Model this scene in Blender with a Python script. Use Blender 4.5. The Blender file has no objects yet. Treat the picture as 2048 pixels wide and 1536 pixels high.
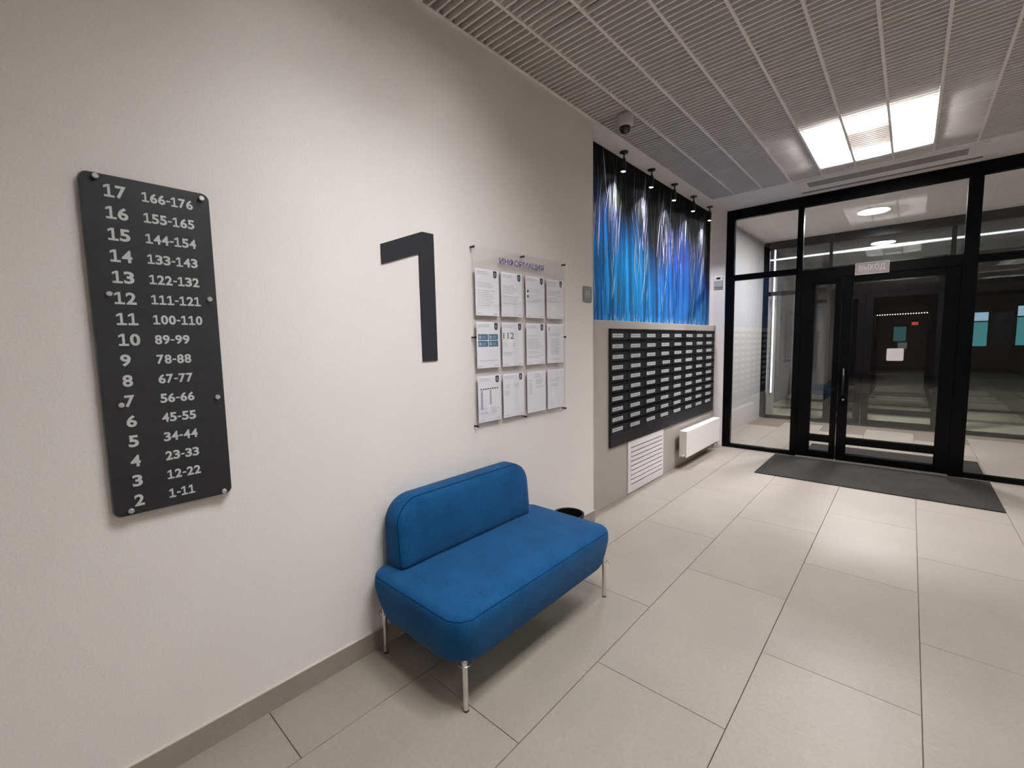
import bpy, bmesh, math, random
from mathutils import Vector, Matrix
rnd = random.Random(7)
scene = bpy.context.scene
COL = scene.collection
R = math.radians

# ------------------------------------------------------------------ camera
F_PX = 885.874
YAW, PIT, ROL = R(41.9385), R(-5.2636), R(-1.1323)
CAM = Vector((2.0288, 0.0, 1.5922))
fw = Vector((-math.sin(YAW)*math.cos(PIT), math.cos(YAW)*math.cos(PIT), math.sin(PIT)))
rt = Vector((math.cos(YAW), math.sin(YAW), 0)); up = rt.cross(fw)
rt2 = math.cos(ROL)*rt + math.sin(ROL)*up; up2 = -math.sin(ROL)*rt + math.cos(ROL)*up
cd = bpy.data.cameras.new('camera'); cam = bpy.data.objects.new('camera', cd); COL.objects.link(cam)
m3 = Matrix((rt2, up2, -fw)).transposed()
cam.matrix_world = Matrix.Translation(CAM) @ m3.to_4x4()
cd.sensor_width = 36.0; cd.lens = 36.0*F_PX/2048.0; cd.clip_start = 0.02; cd.clip_end = 200
scene.camera = cam

# ------------------------------------------------------------------ world, exposure
world = bpy.data.worlds.new('night_sky'); scene.world = world; world.use_nodes = True
bg = world.node_tree.nodes['Background']; bg.inputs[0].default_value = (0.25, 0.4, 0.6, 1); bg.inputs[1].default_value = 0.006
vs = scene.view_settings
vs.view_transform = 'Standard'; vs.look = 'None'; vs.gamma = 1.0; vs.use_curve_mapping = False
vs.exposure = 0.35
RING_FAR = 1.5       # the lamp by the entrance is the brighter one
RING_L = 66.0        # radiance of the ring lamps' diffusers
SPOT_W = 62.0        # each mural spotlight
DISC_L = 500.0        # vestibule disc lamp
scene.cycles.max_bounces = 8; scene.cycles.diffuse_bounces = 5; scene.cycles.glossy_bounces = 4
scene.cycles.transparent_max_bounces = 32; scene.cycles.transmission_bounces = 8
scene.cycles.sample_clamp_indirect = 4.0
scene.cycles.use_denoising = True
scene.cycles.caustics_reflective = False; scene.cycles.caustics_refractive = False

H = 3.3977; L = 6.919; YC = 3.31; XB = -0.09; XR = 5.4; YB = -10.0; L2 = 10.0; HV = 3.45

# ------------------------------------------------------------------ materials
def mat(name, color, rough=0.6, metal=0.0, spec=0.5, noise=None, bump=None, emit=None, coat=0.0, objrand=0.0, sheen=0.0):
    m = bpy.data.materials.new(name); m.use_nodes = True
    nt = m.node_tree; b = nt.nodes['Principled BSDF']
    b.inputs['Base Color'].default_value = (*color, 1)
    b.inputs['Roughness'].default_value = rough; b.inputs['Metallic'].default_value = metal
    b.inputs['Specular IOR Level'].default_value = spec
    if coat: b.inputs['Coat Weight'].default_value = coat; b.inputs['Coat Roughness'].default_value = 0.03
    if sheen: b.inputs['Sheen Weight'].default_value = sheen; b.inputs['Sheen Roughness'].default_value = 0.4
    tc = None
    def coords():
        nonlocal tc
        if tc is None: tc = nt.nodes.new('ShaderNodeNewGeometry')
        return tc.outputs['Position']
    last = None
    if noise:                       # list of (scale, detail, amount) multiplied in
        for (sc, det, amt) in noise:
            n = nt.nodes.new('ShaderNodeTexNoise'); n.inputs['Scale'].default_value = sc; n.inputs['Detail'].default_value = det
            nt.links.new(coords(), n.inputs['Vector'])
            mr = nt.nodes.new('ShaderNodeMapRange'); mr.inputs['From Min'].default_value = 0.3; mr.inputs['From Max'].default_value = 0.7
            mr.inputs['To Min'].default_value = 1-amt; mr.inputs['To Max'].default_value = 1+amt
            nt.links.new(n.outputs['Fac'], mr.inputs['Value'])
            mx = nt.nodes.new('ShaderNodeVectorMath'); mx.operation = 'SCALE'
            if last is None: mx.inputs[0].default_value = color
            else: nt.links.new(last, mx.inputs[0])
            nt.links.new(mr.outputs[0], mx.inputs['Scale']); last = mx.outputs[0]
    if objrand:
        oi = nt.nodes.new('ShaderNodeObjectInfo')
        mr = nt.nodes.new('ShaderNodeMapRange'); mr.inputs['To Min'].default_value = 1-objrand; mr.inputs['To Max'].default_value = 1+objrand
        nt.links.new(oi.outputs['Random'], mr.inputs['Value'])
        mx = nt.nodes.new('ShaderNodeVectorMath'); mx.operation = 'SCALE'
        if last is None: mx.inputs[0].default_value = color
        else: nt.links.new(last, mx.inputs[0])
        nt.links.new(mr.outputs[0], mx.inputs['Scale']); last = mx.outputs[0]
    if last is not None: nt.links.new(last, b.inputs['Base Color'])
    if bump:                        # (scale, strength, distance)
        n = nt.nodes.new('ShaderNodeTexNoise'); n.inputs['Scale'].default_value = bump[0]; n.inputs['Detail'].default_value = 3
        nt.links.new(coords(), n.inputs['Vector'])
        bp = nt.nodes.new('ShaderNodeBump'); bp.inputs['Strength'].default_value = bump[1]; bp.inputs['Distance'].default_value = bump[2]
        nt.links.new(n.outputs['Fac'], bp.inputs['Height']); nt.links.new(bp.outputs['Normal'], b.inputs['Normal'])
    if emit:
        b.inputs['Emission Color'].default_value = (*emit[0], 1); b.inputs['Emission Strength'].default_value = emit[1]
    return m

def glass_mat(name, tint=(0.96, 0.98, 0.97), refl=1.0, rough=0.0):
    m = bpy.data.materials.new(name); m.use_nodes = True; nt = m.node_tree
    for n in list(nt.nodes): nt.nodes.remove(n)
    out = nt.nodes.new('ShaderNodeOutputMaterial'); mix = nt.nodes.new('ShaderNodeMixShader')
    tr = nt.nodes.new('ShaderNodeBsdfTransparent'); tr.inputs[0].default_value = (*tint, 1)
    gl = nt.nodes.new('ShaderNodeBsdfGlossy'); gl.inputs['Roughness'].default_value = rough; gl.inputs['Color'].default_value = (1, 1, 1, 1)
    fr = nt.nodes.new('ShaderNodeFresnel'); fr.inputs['IOR'].default_value = 1.5
    ml = nt.nodes.new('ShaderNodeMath'); ml.operation = 'MULTIPLY'; ml.inputs[1].default_value = refl; ml.use_clamp = True
    # the Fresnel node sees the inside of the pane as dense glass: use the facing side's angle for both faces
    geo = nt.nodes.new('ShaderNodeNewGeometry'); dot = nt.nodes.new('ShaderNodeVectorMath'); dot.operation = 'DOT_PRODUCT'
    nt.links.new(geo.outputs['Incoming'], dot.inputs[0]); nt.links.new(geo.outputs['Normal'], dot.inputs[1])
    ab = nt.nodes.new('ShaderNodeMath'); ab.operation = 'ABSOLUTE'; nt.links.new(dot.outputs['Value'], ab.inputs[0])
    om = nt.nodes.new('ShaderNodeMath'); om.operation = 'SUBTRACT'; om.inputs[0].default_value = 1; nt.links.new(ab.outputs[0], om.inputs[1])
    pw = nt.nodes.new('ShaderNodeMath'); pw.operation = 'POWER'; pw.inputs[1].default_value = 5; nt.links.new(om.outputs[0], pw.inputs[0])
    ma = nt.nodes.new('ShaderNodeMath'); ma.operation = 'MULTIPLY_ADD'; ma.inputs[1].default_value = 0.96; ma.inputs[2].default_value = 0.04
    nt.links.new(pw.outputs[0], ma.inputs[0]); nt.links.new(ma.outputs[0], ml.inputs[0])
    nt.nodes.remove(fr)
    nt.links.new(ml.outputs[0], mix.inputs[0]); nt.links.new(tr.outputs[0], mix.inputs[1]); nt.links.new(gl.outputs[0], mix.inputs[2])
    nt.links.new(mix.outputs[0], out.inputs['Surface'])
    return m

def emit_mat(name, color, strength):
    m = bpy.data.materials.new(name); m.use_nodes = True; nt = m.node_tree
    for n in list(nt.nodes): nt.nodes.remove(n)
    out = nt.nodes.new('ShaderNodeOutputMaterial'); e = nt.nodes.new('ShaderNodeEmission')
    e.inputs[0].default_value = (*color, 1); e.inputs[1].default_value = strength
    nt.links.new(e.outputs[0], out.inputs['Surface']); return m

def attr_mat(name, rough=0.3, spec=0.5):
    m = mat(name, (0.5, 0.5, 0.5), rough, spec=spec); nt = m.node_tree
    a = nt.nodes.new('ShaderNodeAttribute'); a.attribute_name = 'Col'
    nt.links.new(a.outputs['Color'], nt.nodes['Principled BSDF'].inputs['Base Color']); return m

M = {}
M['wall'] = mat('wall_vinyl', (0.74, 0.685, 0.66), 0.75, spec=0.25, noise=[(0.9, 2, 0.02), (140, 3, 0.05)], bump=(230, 0.35, 0.002))
M['white'] = mat('white_paint', (0.86, 0.825, 0.82), 0.6, spec=0.3, noise=[(2, 2, 0.02)])
M['gypsum'] = mat('white_gypsum', (0.80, 0.775, 0.75), 0.7, spec=0.2, noise=[(3, 2, 0.02)])
M['tile'] = mat('stone_tile', (0.285, 0.248, 0.210), 0.42, spec=0.4, noise=[(2.2, 5, 0.06), (55, 4, 0.06)], bump=(90, 0.08, 0.002), objrand=0.035)
M['grout'] = mat('grout', (0.15, 0.12, 0.09), 0.9)
M['skirt'] = mat('skirting_tile', (0.27, 0.235, 0.20), 0.45, noise=[(3, 4, 0.08), (60, 3, 0.06)])
M['skirt_edge'] = mat('skirting_edge', (0.55, 0.48, 0.42), 0.4)
M['slat'] = mat('slat_metal', (0.80, 0.765, 0.735), 0.55, spec=0.3)
M['plenum'] = mat('plenum_dark', (0.035, 0.032, 0.03), 0.9)
M['box'] = mat('warm_grey_panel', (0.36, 0.325, 0.29), 0.42, spec=0.5, noise=[(4, 3, 0.03)])
M['black'] = mat('black_metal', (0.012, 0.011, 0.012), 0.38, spec=0.45)
M['frame'] = mat('black_aluminium', (0.0022, 0.002, 0.0022), 0.25, spec=0.10)
M['mbox'] = mat('mailbox_charcoal', (0.0075, 0.0075, 0.0095), 0.45, spec=0.35)
M['slot'] = mat('slot_black', (0.003, 0.003, 0.003), 0.8, spec=0.1)
M['plate'] = mat('plate_silver', (0.42, 0.42, 0.43), 0.5)
M['ink'] = mat('ink_grey', (0.19, 0.19, 0.20), 0.7)
M['sign'] = mat('sign_charcoal', (0.009, 0.009, 0.012), 0.5, spec=0.35, noise=[(30, 4, 0.2)], coat=0.5)
M['sign_edge'] = mat('sign_edge_acrylic', (0.25, 0.27, 0.27), 0.2, spec=0.6)
M['letter'] = mat('letter_silver', (0.50, 0.50, 0.50), 0.5)
M['numeral'] = mat('numeral_charcoal', (0.020, 0.020, 0.024), 0.5, spec=0.2)
M['chrome'] = mat('chrome', (0.80, 0.79, 0.78), 0.12, metal=1.0)
M['satin'] = mat('satin_steel', (0.62, 0.62, 0.61), 0.35, metal=0.9)
M['acrylic'] = glass_mat('clear_acrylic', (0.988, 0.988, 0.992), 0.8, 0.02)
M['glass'] = glass_mat('window_glass', (0.955, 0.97, 0.965), 1.7)
M['paper'] = mat('paper', (0.86, 0.83, 0.87), 0.8, spec=0.2)
M['print_grey'] = mat('print_grey', (0.47, 0.45, 0.48), 0.8)
M['print_dark'] = mat('print_dark', (0.035, 0.045, 0.07), 0.8)
M['print_blue'] = mat('print_blue', (0.03, 0.13, 0.23), 0.8)
M['print_light'] = mat('print_light', (0.42, 0.50, 0.56), 0.8)
M['print_violet'] = mat('print_violet', (0.07, 0.07, 0.20), 0.6)
M['picto'] = mat('picto_plate_grey', (0.12, 0.11, 0.10), 0.5)
M['picto_sym'] = mat('picto_symbol', (0.45, 0.43, 0.41), 0.6)
M['fabric'] = mat('blue_felt', (0.006, 0.060, 0.160), 0.9, spec=0.12, noise=[(7, 4, 0.14), (160, 3, 0.22)], bump=(350, 0.5, 0.002), sheen=0.08)
M['seam'] = mat('seam_thread', (0.004, 0.030, 0.085), 1.0, spec=0.0)
M['bin'] = mat('bin_black', (0.008, 0.010, 0.012), 0.6, spec=0.25)
M['mat'] = mat('mat_charcoal', (0.036, 0.032, 0.030), 0.95, spec=0.1, noise=[(95, 3, 0.5), (4, 3, 0.12)], bump=(180, 1.0, 0.006))
M['radiator'] = mat('radiator_white', (0.72, 0.67, 0.65), 0.4)
M['grille'] = mat('grille_white', (0.64, 0.61, 0.62), 0.5)
M['camwhite'] = mat('camera_white', (0.50, 0.49, 0.46), 0.5)
M['camdome'] = mat('camera_dome', (0.012, 0.010, 0.008), 0.12, spec=0.6)
M['exit_bg'] = mat('exit_plate', (0.50, 0.44, 0.43), 0.5)
M['exit_txt'] = mat('exit_text', (0.95, 0.92, 0.90), 0.5)
M['mural'] = attr_mat('printed_mural', 0.6, 0.05)
M['ring'] = emit_mat('ring_diffuser', (0.97, 1.0, 1.0), RING_L)
M['ring_far'] = emit_mat('ring_diffuser_entrance', (1.0, 0.985, 1.0), RING_L*RING_FAR)
M['ring_fill'] = emit_mat('ring_diffuser_fill', (0.97, 1.0, 1.0), RING_L*0.5)  # only for the added fill lamps on the right
M['disc'] = emit_mat('disc_diffuser', (1.0, 0.98, 1.0), DISC_L)
M['lens'] = emit_mat('spot_lens', (0.85, 0.90, 1.0), 30.0)
M['led'] = emit_mat('led_strip', (0.84, 0.76, 1.0), 6.0)
M['porch'] = mat('porch_slab', (0.36, 0.35, 0.26), 0.8, noise=[(5, 4, 0.15)])
M['asphalt'] = mat('dark_paving', (0.05, 0.048, 0.04), 0.9, noise=[(12, 4, 0.3)])
M['far'] = mat('far_wall', (0.05, 0.05, 0.045), 0.9, noise=[(1.5, 4, 0.3)])
M['lit_a'] = emit_mat('lit_pane_white', (0.50, 0.75, 0.95), 0.55)
M['lit_b'] = emit_mat('lit_pane_teal', (0.10, 0.38, 0.43), 0.5)
M['bulb'] = emit_mat('bulb', (1.0, 0.9, 0.75), 2.5)
M['redsign'] = emit_mat('red_lit_sign', (0.9, 0.10, 0.05), 0.5)

# ------------------------------------------------------------------ mesh helpers
class MB:
    def __init__(s): s.v = []; s.f = []; s.m = []; s.sm = []; s.c = None
    def face(s, pts, mi=0, sm=False):
        k = len(s.v); s.v += [tuple(p) for p in pts]; s.f.append(tuple(range(k, k+len(pts)))); s.m.append(mi); s.sm.append(sm)
    def box(s, x0, x1, y0, y1, z0, z1, mi=0):
        k = len(s.v)
        s.v += [(x0,y0,z0),(x1,y0,z0),(x1,y1,z0),(x0,y1,z0),(x0,y0,z1),(x1,y0,z1),(x1,y1,z1),(x0,y1,z1)]
        for f in ((0,3,2,1),(4,5,6,7),(0,1,5,4),(1,2,6,5),(2,3,7,6),(3,0,4,7)):
            s.f.append(tuple(k+i for i in f)); s.m.append(mi); s.sm.append(False)
        return s
    def rings(s, rings, mi=0, cap=(True, True), sm=True, closed=True):
        k = len(s.v); n = len(rings[0])
        for r in rings: s.v += [tuple(p) for p in r]
        for i in range(len(rings)-1):
            for j in range(n if closed else n-1):
                a = k+i*n+j; b = k+i*n+(j+1) % n
                s.f.append((a, b, b+n, a+n)); s.m.append(mi); s.sm.append(sm)
        if cap[0]: s.f.append(tuple(k+j for j in reversed(range(n)))); s.m.append(mi); s.sm.append(False)
        if cap[1]: s.f.append(tuple(k+(len(rings)-1)*n+j for j in range(n))); s.m.append(mi); s.sm.append(False)
        return s
    def lathe(s, c, prof, axis='z', seg=24, mi=0, sm=True, cap=(True, True)):
        rs = []
        for (r, h) in prof:
            ring = []
            for j in range(seg):
                a = 2*math.pi*j/seg; u, v = r*math.cos(a), r*math.sin(a)
                if axis == 'z': p = (c[0]+u, c[1]+v, c[2]+h)
                elif axis == 'x': p = (c[0]+h, c[1]+u, c[2]+v)
                else: p = (c[0]+v, c[1]+h, c[2]+u)
                ring.append(p)
            rs.append(ring)
        return s.rings(rs, mi, cap, sm)
    def tube(s, pts, r, seg=8, mi=0, closed=False, cap=True):
        pts = [Vector(p) for p in pts]; n = len(pts); rs = []
        for i in range(n):
            a = pts[(i-1) % n] if (closed or i > 0) else pts[i]; b = pts[(i+1) % n] if (closed or i < n-1) else pts[i]
            t = (b-a).normalized(); ref = Vector((0, 0, 1)) if abs(t.z) < 0.9 else Vector((1, 0, 0))
            u = t.cross(ref).normalized(); w = t.cross(u)
            rs.append([pts[i]+r*(math.cos(2*math.pi*j/seg)*u+math.sin(2*math.pi*j/seg)*w) for j in range(seg)])
        if closed: rs.append(rs[0])
        return s.rings(rs, mi, (cap and not closed, cap and not closed))

WL = {}
def obj(name, mb, mats, parent=None, bevel=0, seg=2, at=None):
    base = Vector(at) if at is not None else (WL[parent] if parent is not None else Vector((0, 0, 0)))
    off = base
    me = bpy.data.meshes.new(name)
    me.from_pydata([(x-off.x, y-off.y, z-off.z) for x, y, z in mb.v], [], mb.f)
    if not isinstance(mats, (list, tuple)): mats = [mats]
    for m in mats: me.materials.append(M[m] if isinstance(m, str) else m)
    me.polygons.foreach_set('material_index', mb.m); me.polygons.foreach_set('use_smooth', mb.sm)
    if mb.c is not None:
        a = me.color_attributes.new('Col', 'FLOAT_COLOR', 'POINT')
        for i, c in enumerate(mb.c): a.data[i].color = (*c, 1)
    me.update()
    bm = bmesh.new(); bm.from_mesh(me)
    if not mb.c: bmesh.ops.recalc_face_normals(bm, faces=bm.faces)
    if bevel: bmesh.ops.bevel(bm, geom=bm.edges[:], offset=bevel, segments=seg, affect='EDGES', profile=0.5, clamp_overlap=True)
    bm.to_mesh(me); bm.free()
    o = bpy.data.objects.new(name, me); COL.objects.link(o)
    WL[o] = base
    if parent is not None: o.parent = parent; o.location = base - WL[parent]
    else: o.location = base
    return o
def inst(src, parent, loc, name=None):
    o = bpy.data.objects.new(name or src.name.split('.')[0], src.data); COL.objects.link(o)
    o.parent = parent; o.location = Vector(loc) - (WL[parent] if parent else Vector()); WL[o] = Vector(loc); return o
def tag(o, label, cat, group=None, kind=None):
    o['label'] = label; o['category'] = cat
    if group: o['group'] = group
    if kind: o['kind'] = kind
    return o
def thing(name, label, cat, loc=(0, 0, 0), group=None):
    o = bpy.data.objects.new(name, None); COL.objects.link(o); o.location = loc; o.empty_display_size = 0.1; WL[o] = Vector(loc)
    return tag(o, label, cat, group)
def struct(name, mb, mats, **k):
    o = obj(name, mb, mats, **k); o['kind'] = 'structure'; return o
def bx(*a): return MB().box(*a)

def rrect(hx, hy, radii, n=7):
    """outline of a rounded rectangle, radii (++, -+, --, +-)"""
    out = []
    for (sx, sy, r, a0) in ((1, 1, radii[0], 0), (-1, 1, radii[1], 90), (-1, -1, radii[2], 180), (1, -1, radii[3], 270)):
        r = max(0.0005, min(r, hx*0.98, hy*0.98)); cx, cy = sx*(hx-r), sy*(hy-r)
        for i in range(n+1):
            a = R(a0+90*i/n); out.append((cx+r*math.cos(a), cy+r*math.sin(a)))
    return out

# ------------------------------------------------------------------ text
_fcache = {}
def glyphs(txt, weight=0.0):
    key = (txt, weight)
    if key in _fcache: return _fcache[key]
    cu = bpy.data.curves.new('t', 'FONT'); cu.body = txt; cu.size = 1; cu.offset = weight; cu.resolution_u = 4
    to = bpy.data.objects.new('t', cu); COL.objects.link(to)
    dg = bpy.context.evaluated_depsgraph_get(); dg.update()
    me = bpy.data.meshes.new_from_object(to.evaluated_get(dg))
    vs_ = [(v.co.x, v.co.y) for v in me.vertices]; fs = [tuple(p.vertices) for p in me.polygons]
    bpy.data.objects.remove(to); bpy.data.curves.remove(cu); bpy.data.meshes.remove(me)
    _fcache[key] = (vs_, fs); return vs_, fs
def add_text(mb, txt, place, u0, v0, w, h, depth, mi=0, weight=0.0):
    """fit txt into the box (u0,v0,w,h) of a plane; place(u,v,d) gives the 3-D point; solid letters of some depth"""
    vs_, fs = glyphs(txt, weight)
    if not vs_: return
    xs = [p[0] for p in vs_]; ys = [p[1] for p in vs_]; x0, x1, y0, y1 = min(xs), max(xs), min(ys), max(ys)
    q = [(u0+(x-x0)/(x1-x0)*w, v0+(y-y0)/max(1e-6, y1-y0)*h) for x, y in vs_]
    k = len(mb.v); n = len(q)
    mb.v += [tuple(place(u, v, depth)) for u, v in q] + [tuple(place(u, v, 0)) for u, v in q]
    ec = {}
    for f in fs:
        mb.f.append(tuple(k+i for i in f)); mb.m.append(mi); mb.sm.append(False)
        for i in range(len(f)):
            a, b = f[i], f[(i+1) % len(f)]; ec[(a, b)] = ec.get((a, b), 0)+1
    for (a, b) in ec:
        if (b, a) not in ec:
            mb.f.append((k+a, k+n+a, k+n+b, k+b)); mb.m.append(mi); mb.sm.append(False)
def wide_number(mb, txt, place, u0, v0, cw, h, depth, weight=0.03):
    """wide slab digits: every 1 stands on a foot"""
    u = u0; gap = cw*0.10
    for ch in txt:
        if ch == '-':
            uu, w = u+gap*0.2, cw*0.55
            k0, k1 = v0+h*0.38, v0+h*0.54
            pts = [(uu, k0), (uu+w, k0), (uu+w, k1), (uu, k1)]
            mb.face([place(a, b, depth) for a, b in pts]); u += w+gap*1.3; continue
        if ch == '1':
            for pts in ([(.02, 0), (.98, 0), (.98, .17), (.02, .17)], [(.36, .17), (.62, .17), (.62, 1), (.36, 1)], [(.02, .68), (.36, .80), (.36, 1), (.02, .86)]):
                mb.face([place(u+cw*a, v0+h*b, depth) for a, b in pts])
        else:
            add_text(mb, ch, place, u, v0, cw, h, depth, 0, weight)
        u += cw+gap
    return u
def on_x(x):  return lambda u, v, d: (x+d, u, v)        # surface facing +x, u runs along +y
def on_y(y):  return lambda u, v, d: (u, y-d, v)        # surface facing -y, u runs along +x

# ================================================================== SETTING
# floor: slab + porcelain tiles 0.6 x 1.2 in running bond
fl = struct('floor', bx(-0.5, XR+0.1, YB-0.1, L2+0.08, -0.12, -0.012), 'grout')
g = 0.0015; TW, TL = 0.6, 1.2
def tile_mesh():
    return obj('tile', bx(g, TW-g, g, TL-g, -0.014, 0), 'tile', fl, at=(0, 0, 0))
t0 = tile_mesh(); first = True
bmt = bmesh.new(); bmt.from_mesh(t0.data)
bmesh.ops.bevel(bmt, geom=[e for e in bmt.edges if all(v.co.z > -0.001 for v in e.verts)], offset=0.0012, segments=1, affect='EDGES'); bmt.to_mesh(t0.data); bmt.free()
for ci in range(-1, 8):
    x = 0.338+0.6*ci; ph = 0.012 if ci % 2 == 0 else 0.612
    for k in range(-9, 9):
        y = ph+1.2*k
        if y < YB or y+1.2 > L2+0.6: continue
        if y+1.2 > L2+0.1: continue
        if first: t0.location = (x, y, 0); WL[t0] = Vector((x, y, 0)); first = False
        else: inst(t0, fl, (x, y, 0))

# walls
struct('wall_left', bx(-0.32, 0.0, YB, YC, -0.02, H+0.5), 'wall')
struct('trim_1', MB().box(0.0, 0.004, YC-0.006, YC+0.004, 0.105, H).box(-0.02, 0.004, YC, YC+0.004, 0.105, H), 'white')
struct('wall_alcove', bx(-0.32, -0.2, YC, L+0.06, -0.02, H+0.5), 'white')
struct('wall_far', bx(-0.2, 0.0, L-0.02, L+0.07, -0.02, H+0.5), 'white')
struct('wall_right', bx(XR, XR+0.12, YB, L2, -0.02, H+0.5), 'wall')
struct('wall_back', bx(-0.32, XR+0.12, YB-0.12, YB, -0.02, H+0.5), 'wall')
b = MB().box(0.0, 0.012, YB, YC+0.002, 0, 0.101, 0).box(0.0, 0.013, YB, YC+0.003, 0.101, 0.105, 1)
struct('baseboard_left', b, ['skirt', 'skirt_edge'])
struct('baseboard_far', MB().box(-0.06, -0.001, L-0.033, L-0.0205, 0, 0.08), 'white')
# vestibule walls and ceiling
struct('wall_vestibule', bx(-0.32, -0.2, L+0.07, L2+0.1, -0.02, HV+0.3), mat('vestibule_plaster', (0.36, 0.345, 0.34), 0.7))
struct('wall_vestibule_right', bx(XR, XR+0.12, L2, L2+0.1, -0.02, HV+0.3), 'white')
struct('ceiling_vestibule', bx(-0.32, XR, L+0.07, L2+0.1, HV, HV+0.1), 'gypsum')
# gypsum strips beside the slats
struct('ceiling_alcove', bx(-0.2, 0.0, YC, L-0.02, H, H+0.08), 'gypsum')
YS = 6.19
struct('ceiling_strip', bx(0.0, XR, YS, L, H, H+0.08), 'gypsum')

# slatted ceiling
P_ = 0.302
ceil = struct('ceiling', bx(-0.0, XR, YB, YS, H+0.42, H+0.47), 'plenum')
tr = obj('edge_trim', MB().box(0, 0.022, YB, YS, H-0.002, H+0.004).box(0, 0.004, YB, YS, H, H+0.045), 'slat', ceil)
nr = int(XR/P_)
for i in range(1, nr+1):
    obj('rail', bx(P_*i-0.009, P_*i+0.009, YB, YS, H-0.001, H+0.046), 'slat', ceil)
SL, SH = 0.0110, 0.031
slat0 = obj('slat', bx(-(P_/2-0.0095), P_/2-0.0095, -SL/2, SL/2, 0.001, 0.001+SH), 'slat', ceil, at=(0, 0, 0))
cand = []
per = 0.5853; y = 2.82-per*18
while y < YS-0.02:
    for k in range(12):
        yy = y+0.0275+k*0.0482
        if YB < yy < YS-0.01:
            for i in range(nr+1):
                if P_*(i+1) <= XR+0.25: cand.append((P_*(i+0.5), yy))
    y += per
def view_size(x, yy):
    q = Vector((x, yy, H))-CAM; z = q.dot(fw)
    if z < 0.3: return -1
    px, py = 1024+F_PX*q.dot(rt2)/z, 768-F_PX*q.dot(up2)/z
    if px < -60 or px > 2108 or py < -40 or py > 1536: return -1
    return 1/z
cand.sort(key=lambda c: -view_size(*c))
first = True; rest = MB()
for i, (x, yy) in enumerate(cand):
    if i < 300:
        if first: slat0.location = (x, yy, H); first = False
        else: inst(slat0, ceil, (x, yy, H))
    else:
        hw = P_/2-0.0095
        rest.box(x-hw, x+hw, yy-SL/2, yy+SL/2, H+0.001, H+0.001+SH)
ro = obj('far_slats', rest, 'slat', ceil); ro['kind'] = 'stuff'

# ------------------------------------------------------------------ ring lamps above the slats
def ring_lamp(cx, cy, label, rm='ring'):
    zc = H+0.085
    t = thing('ring_lamp', label, 'lamp', (cx, cy, zc), 'ring lamps above the slatted ceiling')
    ro_, ri = 0.44, 0.33; n = 48
    mb = MB()
    outer = rrect(0.435, 0.565, (0.24,)*4, 11); rim = []
    for k in range(n):
        a = math.atan2(outer[k][1], outer[k][0]); rim.append((ri*math.cos(a), ri*math.sin(a)))
    def lay_(pts, dz): return [(cx+u, cy+v, zc+dz) for u, v in pts]
    mb.rings([lay_(rim, 0), lay_(outer, 0), lay_(outer, 0.012), lay_(rim, 0.012), lay_(rim, 0)], cap=(False, False), sm=False)
    obj('diffuser', mb, rm, t)
    mb = MB().rings([lay_(rim, 0.0125), lay_(outer, 0.0125), lay_(outer, 0.055), lay_(rim, 0.055), lay_(rim, 0.0125)], cap=(False, False), sm=False)
    obj('housing', mb, 'white', t)
    q, zb, ze = 0.449, H+0.062, zc+0.07  # unseen box added round the diffuser to keep its glow within the cells
    mb = MB().box(cx-q, cx-q+.006, cy-.605, cy+.605, zb, ze).box(cx+q-.006, cx+q, cy-.605, cy+.605, zb, ze).box(cx-q+.006, cx+q-.006, cy-.605, cy-.599, zb, ze).box(cx-q+.006, cx+q-.006, cy+.599, cy+.605, zb, ze).box(cx-q+.006, cx+q-.006, cy-.599, cy+.599, ze-.004, ze)
    obj('added_glow_box', mb, 'white', t)
    for a in (0.4, 2.5, 4.6):
        obj('wire', MB().tube([(cx+0.4*math.cos(a), cy+0.4*math.sin(a), zc+0.07), (cx+0.4*math.cos(a), cy+0.4*math.sin(a), H+0.42)], 0.002, 5), 'black', t)
ring_lamp(1.661, 5.31, 'lit ring lamp glowing above the slatted ceiling near the glass entrance', 'ring_far')
ring_lamp(1.66, 1.28, 'ring lamp above the ceiling slats over the blue bench, beyond the top of the picture')
ring_lamp(1.66, -3.5, 'added ring lamp above the ceiling slats behind the viewer')  # unseen lamp, added to lift the light on walls and floor
ring_lamp(4.15, 3.0, 'added fill ring lamp above the slats on the right side of the lobby, out of the picture', 'ring_fill')  # added out of view as fill for the shaded upper wall
ring_lamp(4.15, -1.4, 'added fill ring lamp above the slats at the far right of the lobby behind the viewer', 'ring_fill')  # another added fill lamp, brightens ceiling and walls from out of view

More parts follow.
